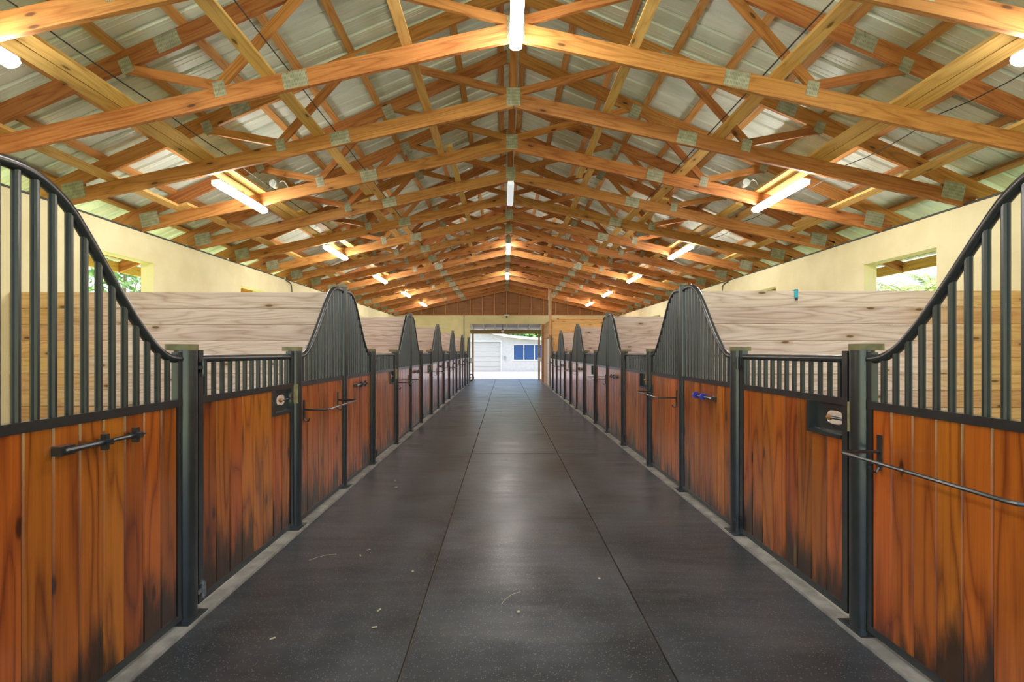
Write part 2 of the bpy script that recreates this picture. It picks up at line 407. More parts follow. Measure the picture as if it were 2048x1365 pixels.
for a, c in zip(edges[:-1], edges[1:]):
    pts = [(a, zg), (c, zg), (c, zt(c)+0.2)] + ([(CX, zt(CX)+0.2)] if a < CX < c else []) + [(a, zt(a)+0.2)]
    put('plywood_sheet', MB().prism([(p-a, q) for p, q in pts], 0, 0.015).mesh('plywood_sheet', 'ply'), gw, (a+0.002, gy+0.05, 0))
x = CX - 0.61*8
while x < WR-0.3:
    top = zt(x)-0.02
    if top > zg+0.15: beam('stud', (x, gy, zg), (x, gy, top), 0.04, 0.085, 'stud', gw, up=(0, 1, 0))
    x += 0.61
beam('gable_sill', (WL, gy-0.02, zg-0.02), (WR, gy-0.02, zg-0.02), 0.09, 0.04, 'stud', gw)

# ------------------------------------------------------------------ roof: sheets, purlins
ceil = thing('ceiling', 'galvanised ribbed metal roof on wooden purlins', 'roof', kind='structure')
PT = 0.038
run = HALF+OVER; SL = run*TLEN; sheetw = 0.9144
prof = []
y = 0.0
for k in range(4):
    b0 = k*sheetw/4
    prof += [(b0, 0.0), (b0+0.085, 0.0), (b0+0.092, -0.003), (b0+0.10, 0), (b0+0.14, 0.0), (b0+0.147, -0.003), (b0+0.155, 0), (b0+0.180, 0.0), (b0+0.194, 0.027), (b0+0.214, 0.027), ]
prof.append((sheetw+0.008, 0.0))
sb = MB()
n_ = len(prof)
sb.add([(0.0, p, q) for p, q in prof] + [(SL, p, q) for p, q in prof], [(k, k+1, n_+k+1, n_+k) for k in range(n_-1)])
sheet = sb.mesh('roof_sheet', 'roof')
def slope_m(sgn, y, zoff):
    x = Vector((sgn, 0, -TS)).normalized(); yv = Vector((0, 1, 0)); z = x.cross(yv)
    if z.z < 0: z = -z; 
    m = Matrix((x, z.cross(x), z)).transposed().to_4x4()
    m.translation = Vector((CX, y, TPK+CHV+zoff)); return m
ztop = PT*TLEN+0.002
k = 0
ys = Y0-0.5
while ys < Y1+0.4:
    put('roof_sheet', sheet, ceil, mtx=slope_m(1, ys, ztop))
    put('roof_sheet', sheet, ceil, mtx=slope_m(-1, ys+sheetw, ztop))
    ys += sheetw
put('ridge_cap', MB().prism([(-0.16, -0.16*TS+0.03), (0, 0.03), (0.16, -0.16*TS+0.03), (0.16, -0.16*TS+0.034), (0, 0.04), (-0.16, -0.16*TS+0.034)], Y0-0.5, Y1+0.45).mesh('ridge_cap', 'roof'), ceil, (CX, 0, TPK+CHV+ztop+0.02))
for sgn in (-1, 1):
    s = 0.16
    while s < run:
        xx = CX+sgn*s; zz = TPK+CHV-TS*s
        nrm = Vector((sgn*TS, 0, 1)).normalized()
        ya = Y0-0.4
        L_ = [Y0-0.4, 4.0, 8.9, 13.9, 18.9, Y1+0.4]
        for a, c in zip(L_[:-1], L_[1:]):
            beam('purlin', (xx, a, zz), (xx, c, zz), 0.089, PT, 'purlin', ceil, up=tuple(nrm))
        s += 0.61 if s < 6.0 else 0.5
    # sub-fascia at the eave
    xe = CX+sgn*(run-0.03)
    beam('fascia_board', (xe, Y0-0.4, zt(xe)+0.02), (xe, Y1+0.4, zt(xe)+0.02), 0.04, 0.175, 'brace', ceil)

# ------------------------------------------------------------------ trusses
def plate_mesh(w_, h_, tag_='p'):
    return MB().box(-w_/2, w_/2, -0.0225, -0.019, -h_/2, h_/2).box(-w_/2, w_/2, 0.019, 0.0225, -h_/2, h_/2).mesh('gusset_plate', 'plate')
PM = {k: plate_mesh(*k) for k in ((0.24, 0.16), (0.115, 0.15), (0.15, 0.19), (0.27, 0.21), (0.17, 0.22))}
plateL = Matrix.Identity(4)
def truss(y, idx):
    n = len(TY)-1-idx
    t = thing('roof_truss', 'golden pine scissor truss, ' + NUM[n] + ' from the plywood gable', 'truss', (CX, y, 0), 0, 'scissor trusses under the metal roof')
    hb, ht = BPK, TPK
    for s in (-1, 1):
        aB, aT = math.atan(BS), math.atan(TS)
        CBV = CH/math.cos(aB)
        # bottom chord: heel -> centre
        beam('bottom_chord', (s*(HALF+0.12), 0, hb-BS*(HALF+0.12)), (s*0.005, 0, hb-BS*0.005), 0.038, CH, 'chord', t)
        # top chord: tail -> ridge
        beam('top_chord', (s*(run-0.05), 0, ht-TS*(run-0.05)), (s*0.005, 0, ht-TS*0.005), 0.038, CH, 'chord', t)
        def Bp(x): return (s*x, 0, hb-BS*x+CBV)
        def Tp(x): return (s*x, 0, ht-TS*x)
        def web(pa, pb, h=0.089):
            beam('web', pa, pb, 0.037, h, 'web', t)
        web((s*0.08, 0, hb+CBV-0.03), (s*1.78, 0, ht-TS*1.78+0.01))
        a = Bp(2.84); c = Tp(1.92); web((a[0], 0, a[2]-0.02), (c[0], 0, c[2]+0.05))
        a = Bp(2.90); c = Tp(3.78); web((a[0], 0, a[2]-0.02), (c[0], 0, c[2]-0.03))
        def pl(k, x, z, rot): put('gusset_plate', PM[k], t, (s*x, 0, z), (0, rot, 0))
        rB, rT = s*aB, s*aT
        pl((0.24, 0.16), 2.13, hb-BS*2.13+CBV/2, rB)
        pl((0.115, 0.15), 2.86, hb-BS*2.86+CBV-0.02, rB)
        pl((0.24, 0.16), 3.36, ht-TS*3.36+CHV/2, rT)
        pl((0.115, 0.15), 3.76, ht-TS*3.76+0.03, rT)
        pl((0.15, 0.19), 1.84, ht-TS*1.84+0.03, rT)
        pl((0.27, 0.21), HALF-0.13, hb-BS*(HALF-0.13)+CBV/2+0.07, rB)
    beam('king_post', (0, 0, hb+0.10), (0, 0, ht+0.05), 0.037, 0.089, 'web', t, up=(1, 0, 0)).location.x -= 0.0445
    put('gusset_plate', PM[(0.17, 0.22)], t, (0, 0, hb+0.125))
    put('gusset_plate', PM[(0.15, 0.19)], t, (0, 0, ht+0.06))
    return t
for i, y in enumerate(TY): truss(y, i)

# ------------------------------------------------------------------ bracing boards on the bottom chords
BR = [(-0.94, 'next to the ridge, wheelbarrow side'), (-2.28, 'second from ridge, wheelbarrow side'), (-3.62, 'third from ridge, wheelbarrow side'), (-4.81, 'over the wheelbarrow side wall'),
      (1.25, 'next to the ridge, tack room side'), (2.62, 'second from ridge, tack room side'), (3.93, 'third from ridge, tack room side'), (4.92, 'over the tack room side wall')]
for j, (x, where) in enumerate(BR):
    zz = zb(x) + CH/math.cos(math.atan(BS)) + 0.002
    cuts = [TY[0]-0.9, 7.4+0.6*(j % 3), 12.5+0.5*(j % 2), 17.6+0.4*(j % 3), Y1-0.2]
    for q, (a, c) in enumerate(zip(cuts[:-1], cuts[1:])):
        dx = 0.132 if q % 2 else 0.0
        sg = 1 if x > CX else -1
        o = beam('bracing_board', (x+dx, a-(0.5 if q else 0), zz-sg*BS*dx), (x+dx, c, zz-sg*BS*dx), 0.128 if j % 4 else 0.10, 0.038, 'brace', None, up=tuple(Vector((sg*BS, 0, 1)).normalized()))
        tag(o, 'yellow bracing board ' + where + ', ' + NUM[3-q] + ' from gable', 'board', 'bracing boards laid along the trusses')
        if j in (2, 6) or (j in (1, 5) and q >= 1):
            d2 = dx-0.134 if not q % 2 else dx-0.268
            o = beam('bracing_board', (x+d2, a+0.25, zz-sg*BS*d2), (x+d2, c-0.3, zz-sg*BS*d2), 0.128, 0.038, 'brace', None, up=tuple(Vector((sg*BS, 0, 1)).normalized()))
            tag(o, 'twin bracing board ' + where + ', ' + NUM[3-q] + ' from gable', 'board', 'bracing boards laid along the trusses')

# ------------------------------------------------------------------ tube lights
hous = MB().prism([(-0.05, 0), (0.05, 0), (0.05, -0.012), (-0.05, -0.012)], 0, 1.22).mesh('housing', 'lamp_body')
dprof = [(-0.046, -0.012), (0.046, -0.012), (0.056, -0.030), (0.058, -0.050), (0.044, -0.068), (0.022, -0.075), (-0.022, -0.075), (-0.044, -0.068), (-0.058, -0.050), (-0.056, -0.030)]
dif_on = MB().prism(dprof, 0.012, 1.208).mesh('diffuser', 'tube_on'); dif_off = MB().prism(dprof, 0.012, 1.208).mesh('diffuser', 'tube_off')
clip = MB().box(-0.015, 0.015, 0, 0.03, -0.002, 0.03).mesh('mounting_clip', 'lamp_body')
def tube_light(x, y, z, roll, on, label):
    t = thing('tube_light', label, 'light', (x, y, z), 0, 'tube lights under the trusses'); t.rotation_euler = (0, roll, 0)
    put('housing', hous, t); put('diffuser', dif_on if on else dif_off, t)
    for yy in (0.1, 1.08): put('mounting_clip', clip, t, (0, yy, 0))
for i in range(6):
    y = 2.29+3.66*i
    tube_light(-3.64, y, zb(-3.64)-0.012, -math.atan(BS), True, 'lit tube light above the wheelbarrow side stalls, ' + NUM[5-i] + ' from the gable')
    tube_light(3.80, y, zb(3.80)-0.012, math.atan(BS), True, 'lit tube light above the tack room side stalls, ' + NUM[5-i] + ' from the gable')
for i, y in enumerate((3.37, 8.25, 13.0, 17.8)):
    tube_light(CX, y, BPK-0.018, 0, i != 1, ('lit tube light under the ridge, ' if i != 1 else 'unlit pale tube light under the ridge, ') + NUM[3-i] + ' from the gable')

# ------------------------------------------------------------------ stall fronts
SW = [(0.035, 2.150), (0.14, 2.165), (0.25, 2.158), (0.34, 2.125), (0.42, 2.07), (0.50, 1.985), (0.60, 1.865), (0.70, 1.745), (0.80, 1.635), (0.89, 1.548), (0.97, 1.490), (1.05, 1.458), (1.14, 1.450)]
def catmull(P, n=4):
    out = []
    for i in range(len(P)-1):
        p0 = P[max(i-1, 0)]; p1 = P[i]; p2 = P[i+1]; p3 = P[min(i+2, len(P)-1)]
        for k in range(n):
            t = k/n
            out.append(tuple(0.5*((2*p1[c]) + (-p0[c]+p2[c])*t + (2*p0[c]-5*p1[c]+4*p2[c]-p3[c])*t*t + (-p0[c]+3*p1[c]-3*p2[c]+p3[c])*t**3) for c in range(len(p1))))
    out.append(P[-1]); return out
RB, RM0, RM1, RTOP = 0.035, 1.192, 1.232, 1.450
_bd = {}
def board_mesh(w_, h_):
    k = (round(w_, 4), round(h_, 4))
    if k not in _bd:
        t, c, hw = 0.012, 0.006, w_/2-0.0006
        poly = [(-hw+c, -t), (hw-c, -t), (hw, -t+c), (hw, t-c), (hw-c, t), (-hw+c, t), (-hw, t-c), (-hw, -t+c)]
        _bd[k] = MB().prism(poly, 0, h_, 'Z').mesh('board', 'stain_board')
    return _bd[k]
_bm = {}
def bar_mesh(h_):
    k = round(h_, 3)
    if k not in _bm: _bm[k] = MB().cyl((0, 0), 0.0145, 0, k, 10).mesh('bar', 'steel', True)
    return _bm[k]
_pm = {}
def panel_parts(L):
    k = round(L, 3)
    if k in _pm: return _pm[k]
    s = L/1.19
    curve = catmull([(p*s if p < 1.1 else L-0.05, 0, q) for p, q in SW])
    rail = MB().tube(curve, 0.0225, 12).mesh('swan_neck_rail', 'steel', True)
    x0, x1 = 0.042, L-0.058
    fr = MB().box(x0, x1, -0.02, 0.02, RM0, RM1).box(x0, x1, -0.02, 0.02, RB, RB+0.035)
    fr.box(x0, x0+0.03, -0.018, 0.018, RB, RM0).box(x1-0.03, x1, -0.018, 0.018, RB, 1.487)
    frame = fr.mesh('frame', 'steel')
    nb = 8; bw = (x1-x0-0.06)/nb
    boards = [(x0+0.03+bw*(i+0.5), board_mesh(bw, RM0-RB-0.035)) for i in range(nb)]
    def zc(x):
        for a, c in zip(curve[:-1], curve[1:]):
            if a[0] <= x <= c[0]: return a[2]+(c[2]-a[2])*(x-a[0])/(c[0]-a[0]+1e-9)
        return curve[-1][2]
    n = 13; bars = []
    for i in range(n):
        x = x0+0.045+(x1-0.03-x0-0.05)*(i+0.25)/n
        bars.append((x, bar_mesh(zc(x)-RM1-0.012)))
    _pm[k] = (rail, frame, boards, bars); return _pm[k]
def panel(L, loc, rz, label, group):
    t = thing('stall_fence', label, 'fence', loc, rz, group)
    rail, frame, boards, bars = panel_parts(L)
    put('swan_neck_rail', rail, t); put('frame', frame, t)
    for x, m in boards: put('board', m, t, (x, 0, RB+0.035))
    for x, m in bars: put('bar', m, t, (x, 0, RM1))
    return t
def oval_plate(x0, x1, z0, z1, y, cx, cz, a, b):
    n = 24; vs = []
    for k in range(n):
        t = 2*PI*k/n; ct, st = math.cos(t), math.sin(t)
        ex = cx+math.copysign(abs(ct)**0.6, ct)*a; ez = cz+math.copysign(abs(st)**0.9, st)*b
        u = max(abs(ct)*2/(x1-x0) if ct else 0, abs(st)*2/(z1-z0) if st else 0)
        rx = (x0+x1)/2+ct/u; rz_ = (z0+z1)/2+st/u
        vs += [(ex, y, ez), (rx, y, rz_), (ex, y+0.004, ez), (rx, y+0.004, rz_)]
    fs = []
    for k in range(n):
        i, j = 4*k, 4*((k+1) % n)
        fs += [(i, j, j+1, i+1), (i+2, i+3, j+3, j+2), (i, i+2, j+2, j), (i+1, j+1, j+3, i+3)]
    return MB().add(vs, fs)
_dm = {}
def door_parts(D):
    k = round(D, 3)
    if k in _dm: return _dm[k]
    a, c = 0.078, D-0.078; st = 0.042
    fr = MB().box(a, a+st, -0.022, 0.022, 0.045, 1.50).box(c-st, c, -0.022, 0.022, 0.045, 1.495)
    fr.box(a+st, c-st, -0.02, 0.02, RM0, RM1).box(a+st, c-st, -0.02, 0.02, 0.045, 0.082)
    frame = fr.mesh('frame', 'steel')
    rail = MB().cyl((0, RTOP), 0.0225, a+st-0.002, c-st+0.002, 12, 'X').mesh('top_rail', 'steel', True)
    nb = 8; bw = (c-a-2*st)/nb; bx0, bx1 = c-st-2*bw, c-st
    bz = 1.022
    boards = []
    for i in range(nb):
        boards.append((a+st+bw*(i+0.5), board_mesh(bw, (bz-0.02 if i >= nb-2 else RM0)-0.082)))
    box = MB().box(bx0-0.022, bx0, -0.03, 0.03, bz-0.022, RM0).box(bx0, bx1, -0.03, 0.03, bz-0.022, bz)
    box.box(bx0, bx0+0.006, -0.03, 0.03, bz, RM0)
    boxm = box.mesh('latch_box', 'steel')
    cxx, czz = bx0+0.62*(bx1-bx0), (bz+RM0)/2
    platem = oval_plate(bx0+0.006, bx1, bz, RM0, 0.012, cxx, czz, 0.072, 0.040).mesh('back_plate', 'steel')
    bolt = MB().cyl((0.0, czz), 0.009, cxx-0.01, c+0.015, 10, 'X').mesh('bolt', 'steel', True)
    kn = MB(); pr = [(0.0, 0.004), (0.006, 0.015), (0.018, 0.019), (0.03, 0.015), (0.036, 0.009)]
    kn.tube([(cxx-0.045+p, 0, czz) for p, q in pr], [q for p, q in pr], 10)
    knob = kn.mesh('knob', 'knob', True, 60)
    hinge = MB().cyl((0.085, -0.042), 0.015, -0.038, 0.038, 12).cyl((0.085, -0.042), 0.010, -0.05, 0.05, 10).box(0.03, 0.085, -0.050, -0.036, -0.009, 0.009).box(0.070, 0.118, -0.034, -0.020, -0.03, 0.03)
    hm = hinge.mesh('hinge', 'steel', True); hm2 = hinge.mesh('hinge', 'galv_hinge', True)
    n = 13; bars = [a+st+(c-a-2*st)*(i+0.5)/n for i in range(n)]
    _dm[k] = (frame, rail, boards, boxm, platem, bolt, knob, hm, hm2, bars); return _dm[k]
def door(D, loc, rz, label, group, bare=False):
    t = thing('stall_door', label, 'stall door', loc, rz, group)
    frame, rail, boards, boxm, platem, bolt, knob, hm, hm2, bars = door_parts(D)
    put('frame', frame, t); put('top_rail', rail, t)
    for x, m in boards: put('board', m, t, (x, 0, 0.082))
    for x in bars: put('bar', bar_mesh(RTOP-0.012-RM1), t, (x, 0, RM1))
    lb = put('latch_box', boxm, t); put('back_plate', platem, lb); put('bolt', bolt, lb); put('knob', knob, lb)
    put('hinge', hm, t, (0, 0, 1.40)); put('hinge', hm2 if bare else hm, t, (0, 0, 0.13))
    return t
lowm = MB().cyl((0, 0), 0.056, 0, 1.498, 24).mesh('pipe', 'steel', True)
tallm = MB().cyl((0, 0), 0.040, 0, 2.200, 20).mesh('pipe', 'steel', True)
basem = MB().box(-0.07, 0.07, -0.085, 0.085, 0.006, 0.018).cyl((0, 0), 0.063, 0.018, 0.028, 20).mesh('base_plate', 'steel', True)
def stadium(x0, x1, r, n=10):
    pts = []
    for k in range(n+1): a = -PI/2+PI*k/n; pts.append((x1-r+r*math.cos(a), r*math.sin(a)))
    for k in range(n+1): a = PI/2+PI*k/n; pts.append((x0+r+r*math.cos(a), r*math.sin(a)))
    return pts
capL = {s: MB().prism([(p*s, q) for p, q in stadium(-0.105, 0.060, 0.060)], 1.498, 1.532, 'Z').mesh('cap', 'cap', True) for s in (1, -1)}
capT = MB().cyl((0, 0), 0.047, 2.2, 2.226, 18).mesh('cap', 'cap', True)
strikem = MB().box(-0.012, 0.024, -0.0605, -0.05, -0.08, 0.08).mesh('strike_plate', 'brass')
def low_post(x, y, side, label, strike=0):
    t = thing('stall_post', label, 'post', (x, y, 0), 0, 'low round posts beside the stall doors')
    put('pipe', lowm, t); put('base_plate', basem, t); put('cap', capL[1 if side == 'L' else -1], t)
    if strike:   # the strike plate faces the door, wrapped on the aisle side
        a = (math.radians(80) if side == 'L' else math.radians(-80))
        put('strike_plate', strikem, t, (0, 0, 1.14), (0, 0, a - (math.radians(55) if side == 'L' else math.radians(55))))
    return t
def tall_post(x, y, label):
    t = thing('tall_stall_post', label, 'post', (x, y, 0), 0, 'tall posts between the stalls')
    put('pipe', tallm, t); put('base_plate', basem, t); put('cap', capT, t)
    return t
# folding blanket bar: local -y is the aisle
BZ = 0.985
rodm = MB().tube([(0, -0.02, BZ), (0, -0.19, BZ), (0.015, -0.215, BZ), (0.04, -0.222, BZ), (0.80, -0.222, BZ), (0.825, -0.215, BZ), (0.84, -0.19, BZ), (0.84, -0.02, BZ)], 0.0085, 8).mesh('rod', 'steel', True)
brk = MB().box(-0.012, 0.012, -0.022, -0.012, BZ-0.09, BZ+0.085)
brk.tube([(0, -0.02, BZ-0.08), (0, -0.035, BZ-0.105), (0, -0.058, BZ-0.10), (0, -0.066, BZ-0.075)], 0.006, 6)
brm = brk.mesh('bracket', 'steel', True)
def blanket_bar(loc, rz, label):
    t = thing('blanket_bar', label, 'blanket bar', loc, rz, 'folding blanket bars on the stall fronts')
    put('rod', rodm, t)
    for x in (0, 0.84): put('bracket', brm, t, (x, 0, 0))
    return t
def rack_meshes(sg):
    z = 0; arm = MB()
    arm.tube([(sg*p, -0.045, 0) for p in (0.0, 0.10, 0.20, 0.215)], 0.0135, 10); arm.tube([(sg*p, -0.045, 0) for p in (0.215, 0.36)], 0.010, 10)
    arm.tube([(sg*p, -0.045, 0) for p in (0.37, 0.385, 0.405, 0.435)], [0.016, 0.015, 0.010, 0.001], 10)
    plate = MB().box(sg*-0.015 if sg > 0 else -0.05, 0.05 if sg > 0 else 0.015, -0.05, -0.012, -0.018, 0.018)
    col = MB().box(-0.011, 0.011, -0.074, -0.016, -0.012, 0.012).box(-0.010, 0.010, -0.057, -0.033, -0.034, 0.034)
    return arm.mesh('arm', 'steel', True), plate.mesh('base_plate', 'steel'), col
RK = {s: rack_meshes(s) for s in (1, -1)}
colm = RK[1][2].mesh('collar', 'steel'); colb = MB().cyl((-0.045, 0), 0.032, -0.01, 0.010, 16, 'X').mesh('collar', 'blue', True)
def rack(loc, rz, sg, label, blue=False):
    t = thing('halter_hook', label, 'halter hook', loc, rz, 'halter hooks on the stall fronts')
    arm, plate, _ = RK[sg]
    put('arm', arm, t); put('base_plate', plate, t)
    for p in (0.195, 0.365): put('collar', colb if blue else colm, t, (sg*p, 0, 0))
    return t

def side_front(side, X, tall, nst, a, d_, c, rz, SN):
    """a: first panel length, d_: door span, c: second panel length, going away along +y."""
    for i in range(nst):
        y = tall[i]; o = NUM[nst-1-i]; tail = ' on the %s, %s from the end doorway' % (SN, o)
        L_ = side == 'L'
        lowA, lowB, tall2 = y+a, y+a+d_, y+STALL
        # panels: local x runs from tall post to low post
        panel(a, (X, y, 0), PI/2, ('hook-bearing' if L_ else 'blanket-bar') + ' swan-neck stall fence' + tail, 'swan neck stall fences')
        panel(c, (X, tall2, 0), -PI/2, ('blanket-bar' if L_ else 'hook-bearing') + ' swan-neck stall fence' + tail, 'swan neck stall fences')
        door(d_, (X, lowA if L_ else lowB, 0), PI/2 if L_ else -PI/2, 'varnished stall door with barred top' + tail, 'varnished stall doors', bare=L_ and i == 0)
        low_post(X, lowA, side, 'short capped %s post' % ('hinge' if L_ else 'latch') + tail, strike=not L_)
        low_post(X, lowB, side, 'short capped %s post' % ('latch' if L_ else 'hinge') + tail, strike=L_)
        if L_:
            rack((X, y+0.31, 1.10), PI/2, 1, 'black halter hook with cross collars' + tail)
            blanket_bar((X, lowB+0.14, 0), PI/2, 'black folding blanket bar' + tail)
        else:
            blanket_bar((X, lowA-0.14, 0), -PI/2, 'black folding blanket bar' + tail)
            rack((X, lowB+0.37, 1.07), -PI/2, -1, ('halter hook with two blue discs' if i == 0 else 'black halter hook with cross collars') + tail, blue=(i == 0))
    for i in range(nst+1):
        if not (side == 'R' and i == nst): tall_post(X, tall[i], 'tall capped steel post on the %s, %s from the end doorway' % (SN, NUM[nst-i]))
side_front('L', XL, LT, 6, 1.09, 1.37, 1.20, PI/2, 'wheelbarrow side')
side_front('R', XR, RT, 5, 1.12, 1.35, 1.19, -PI/2, 'tack room side')

# ------------------------------------------------------------------ plank dividers between stalls
PH = 0.1788; PL = {}
def divider(y, xa, xb, sgn, label):
    L = abs(xb-xa)
    t = thing('stall_divider', label, 'divider', (xa, y, 0), 0 if sgn > 0 else PI, 'plank dividers between the stalls')
    k = round(L, 3)
    if k not in PL:
        c = 0.006; e = 0.0015
        poly = [(-0.019, e+c), (-0.019+c, e), (0.019-c, e), (0.019, e+c), (0.019, PH-c-e), (0.019-c, PH-e), (-0.019+c, PH-e), (-0.019, PH-c-e)]
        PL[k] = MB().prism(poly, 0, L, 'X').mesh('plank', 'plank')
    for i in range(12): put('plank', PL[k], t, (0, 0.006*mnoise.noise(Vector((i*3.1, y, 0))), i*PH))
    return t
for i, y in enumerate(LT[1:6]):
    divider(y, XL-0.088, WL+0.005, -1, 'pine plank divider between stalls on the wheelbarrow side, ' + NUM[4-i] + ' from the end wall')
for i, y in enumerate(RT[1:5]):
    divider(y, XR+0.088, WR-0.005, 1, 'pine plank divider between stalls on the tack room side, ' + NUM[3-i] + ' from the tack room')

# ------------------------------------------------------------------ tack room at the far end
YT = RT[5]+0.06
tk = thing('wall_tack_room', 'golden plank tack room wall facing the stalls', 'wall', (XR+0.04, YT, 0), kind='structure')
pl = {}
Lf = WR-XR-0.05; Ls = Y1-YT-0.06
pf = MB().box(0, Lf, -0.019, 0.019, 0.002, PH-0.002).mesh('plank', 'plank_gold'); ps = MB().box(0, Ls, -0.019, 0.019, 0.002, PH-0.002).mesh('plank', 'plank_gold')
for i in range(16): put('plank', pf, tk, (0.02, 0, i*PH))
for i in range(16):
    if i >= 12: put('plank', ps, tk, (0.02, 0.03, i*PH), (0, 0, PI/2))
b = MB().box(0, 0.06, 0, 0.95, 0.0, 2.13); put('side_panel', b.mesh('side_panel', 'plank_gold'), tk, (0, 0.03, 0))
b = MB().box(0, 0.06, 0, 1.75, 0.0, 2.13); put('side_panel', b.mesh('side_panel', 'plank_gold'), tk, (0, 1.95, 0))
dr = tag(put('door_1', MB().box(0.01, 0.05, 0.0, 0.90, 0.01, 2.10).mesh('door', 'white'), None, (XR+0.04, YT+1.01, 0)), 'white tack room door in the plank wall', 'door', kind='structure')
put('door_handle', MB().tube([(-0.0, 0.10, 1.0), (-0.05, 0.10, 1.0), (-0.05, 0.2, 1.0)], 0.01, 6).mesh('door_handle', 'galv_hinge', True), dr)
lp = thing('loft_platform', 'board loft platform on top of the tack room', 'platform', (XR+0.1, YT-0.05, 16*PH))
put('joist', MB().box(0.25, WR-XR-0.12, 0.0, 0.04, 0.0, 0.03).mesh('joist', 'plank_gold'), lp)
for i in range(6): put('deck_board', MB().box(0.25, WR-XR-0.12, 0, 0.58, 0, 0.035).mesh('deck_board', 'plank_gold') if i == 0 else bpy.data.meshes['deck_board'], lp, (0, 0.005+i*0.6, 0.031))
pp = tag(beam('timber_post', (XR-0.045, YT-0.02, 0.0), (XR-0.045, YT-0.02, zb(XR)-0.0), 0.09, 0.09, 'stud', None, up=(1, 0, 0)), 'square timber post at the tack room corner', 'post')
cd = tag(put('conduit_pipe', MB().cyl((0, 0), 0.016, 2.9, zb(XR)+0.15, 8).mesh('conduit_pipe', 'conduit', True), None, (XR-0.07, YT-0.09, 0)), 'thin grey conduit rising above the timber post', 'conduit')

# ------------------------------------------------------------------ far porch
po = thing('porch', 'open timber porch beyond the end doorway', 'porch', (0, Y1+0.24, 0))
YP = 2.05
for x in (-1.73, 1.89): beam('post', (x-0.05, YP, -0.018), (x-0.05, YP, 2.5), 0.10, 0.10, 'porch_wood', po, up=(1, 0, 0))
beam('beam', (-4.5, YP, 2.50), (4.5, YP, 2.50), 0.09, 0.21, 'porch_wood', po)
i = 0
x = CX-0.61*7
while x < 4.4:
    beam('rafter', (x, 0.02, 3.03), (x, YP+0.5, 2.66), 0.04, 0.10, 'offwhite', po); x += 0.61
for k in range(7): put('roof_panel', MB().box(-0.61, 0.605, 0, 2.7, 0, 0.012).mesh('roof_panel', 'porch_sheet') if k == 0 else bpy.data.meshes['roof_panel'], po, (CX-3.66+1.22*k, 0.0, 3.14), (-math.atan(0.37/2.58), 0, 0))
pe = thing('pendant_lamp', 'white globe lamp hanging under the porch roof', 'lamp', (-0.10, Y1+1.3, 2.60))
put('globe', MB().tube([(0, 0, -0.08+0.16*k/8) for k in range(9)], [max(0.004, 0.075*math.sin(PI*k/8)**0.6) for k in range(9)], 12).mesh('globe', 'bulb', True, 80), pe)
put('stem', MB().cyl((0, 0), 0.012, 0.07, 0.36, 8).mesh('stem', 'cable'), pe); put('canopy', MB().cyl((0, 0), 0.05, 0.06, 0.10, 12).mesh('canopy', 'dark_line'), pe)
bxm = MB().box(-0.11, 0.11, -0.04, 0.04, -0.09, 0.09).box(-0.12, 0.12, -0.045, 0.045, 0.075, 0.1).mesh('white_box', 'white')
for x, lab in ((-1.80, 'small white box on the porch post by the wheelbarrow'), (1.92, 'small white box on the porch post near the tack room')):
    tag(put('wall_box', bxm, None, (x, Y1+0.2+YP-0.11, 1.09)), lab, 'box')

# wheelbarrow parked outside the doorway
wbr = thing('wheelbarrow', 'wheelbarrow with a black spoked wheel parked outside the doorway', 'wheelbarrow', (-1.74, Y1+0.62, 0))
Rw = 0.19
ring = [(Rw*0.87*math.cos(2*PI*k/24), 0, Rw+Rw*0.87*math.sin(2*PI*k/24)) for k in range(25)]
wh = put('wheel', MB().tube(ring, 0.026, 8).mesh('tyre', 'black', True), wbr)
put('hub', MB().cyl((0, Rw), 0.03, -0.05, 0.05, 12, 'Y').mesh('hub', 'galv_hinge', True), wh)
for k in range(8):
    a = 2*PI*k/8; put('spoke', MB().tube([(0, 0, Rw), (Rw*0.8*math.cos(a), 0, Rw+Rw*0.8*math.sin(a))], 0.006, 5).mesh('spoke', 'galv_hinge'), wh)
for s in (-1, 1):
    put('handle', MB().tube([(0.02, s*0.07, Rw), (-0.5, s*0.2, 0.36), (-1.3, s*0.3, 0.62)], 0.018, 8).mesh('handle', 'stud', True), wbr)
    put('leg', MB().tube([(-0.75, s*0.22, 0.44), (-0.85, s*0.24, 0.01)], 0.014, 8).mesh('leg', 'steel', True), wbr)
tr = MB()
o_ = [(-0.15, 0.28), (-0.15, -0.28), (-1.0, -0.34), (-1.0, 0.34)]; i_ = [(-0.35, 0.18), (-0.35, -0.18), (-0.85, -0.2), (-0.85, 0.2)]
tr.add([(p, q, 0.75) for p, q in o_] + [(p, q, 0.42) for p, q in i_], [(0, 1, 5, 4), (1, 2, 6, 5), (2, 3, 7, 6), (3, 0, 4, 7), (4, 5, 6, 7)])
put('tray', tr.mesh('tray', 'tray'), wbr)

# security camera on the gable sill
sk = thing('security_camera', 'small black and white camera under the plywood gable', 'camera', (CX+0.0, Y1-0.02, WTOP+0.05))
put('bracket', MB().box(-0.12, 0.12, -0.05, 0.0, -0.03, 0.03).mesh('bracket', 'white'), sk); put('lens_body', MB().cyl((0, -0.09), 0.045, -0.16, -0.02, 12, 'Y').mesh('lens_body', 'black', True), sk)

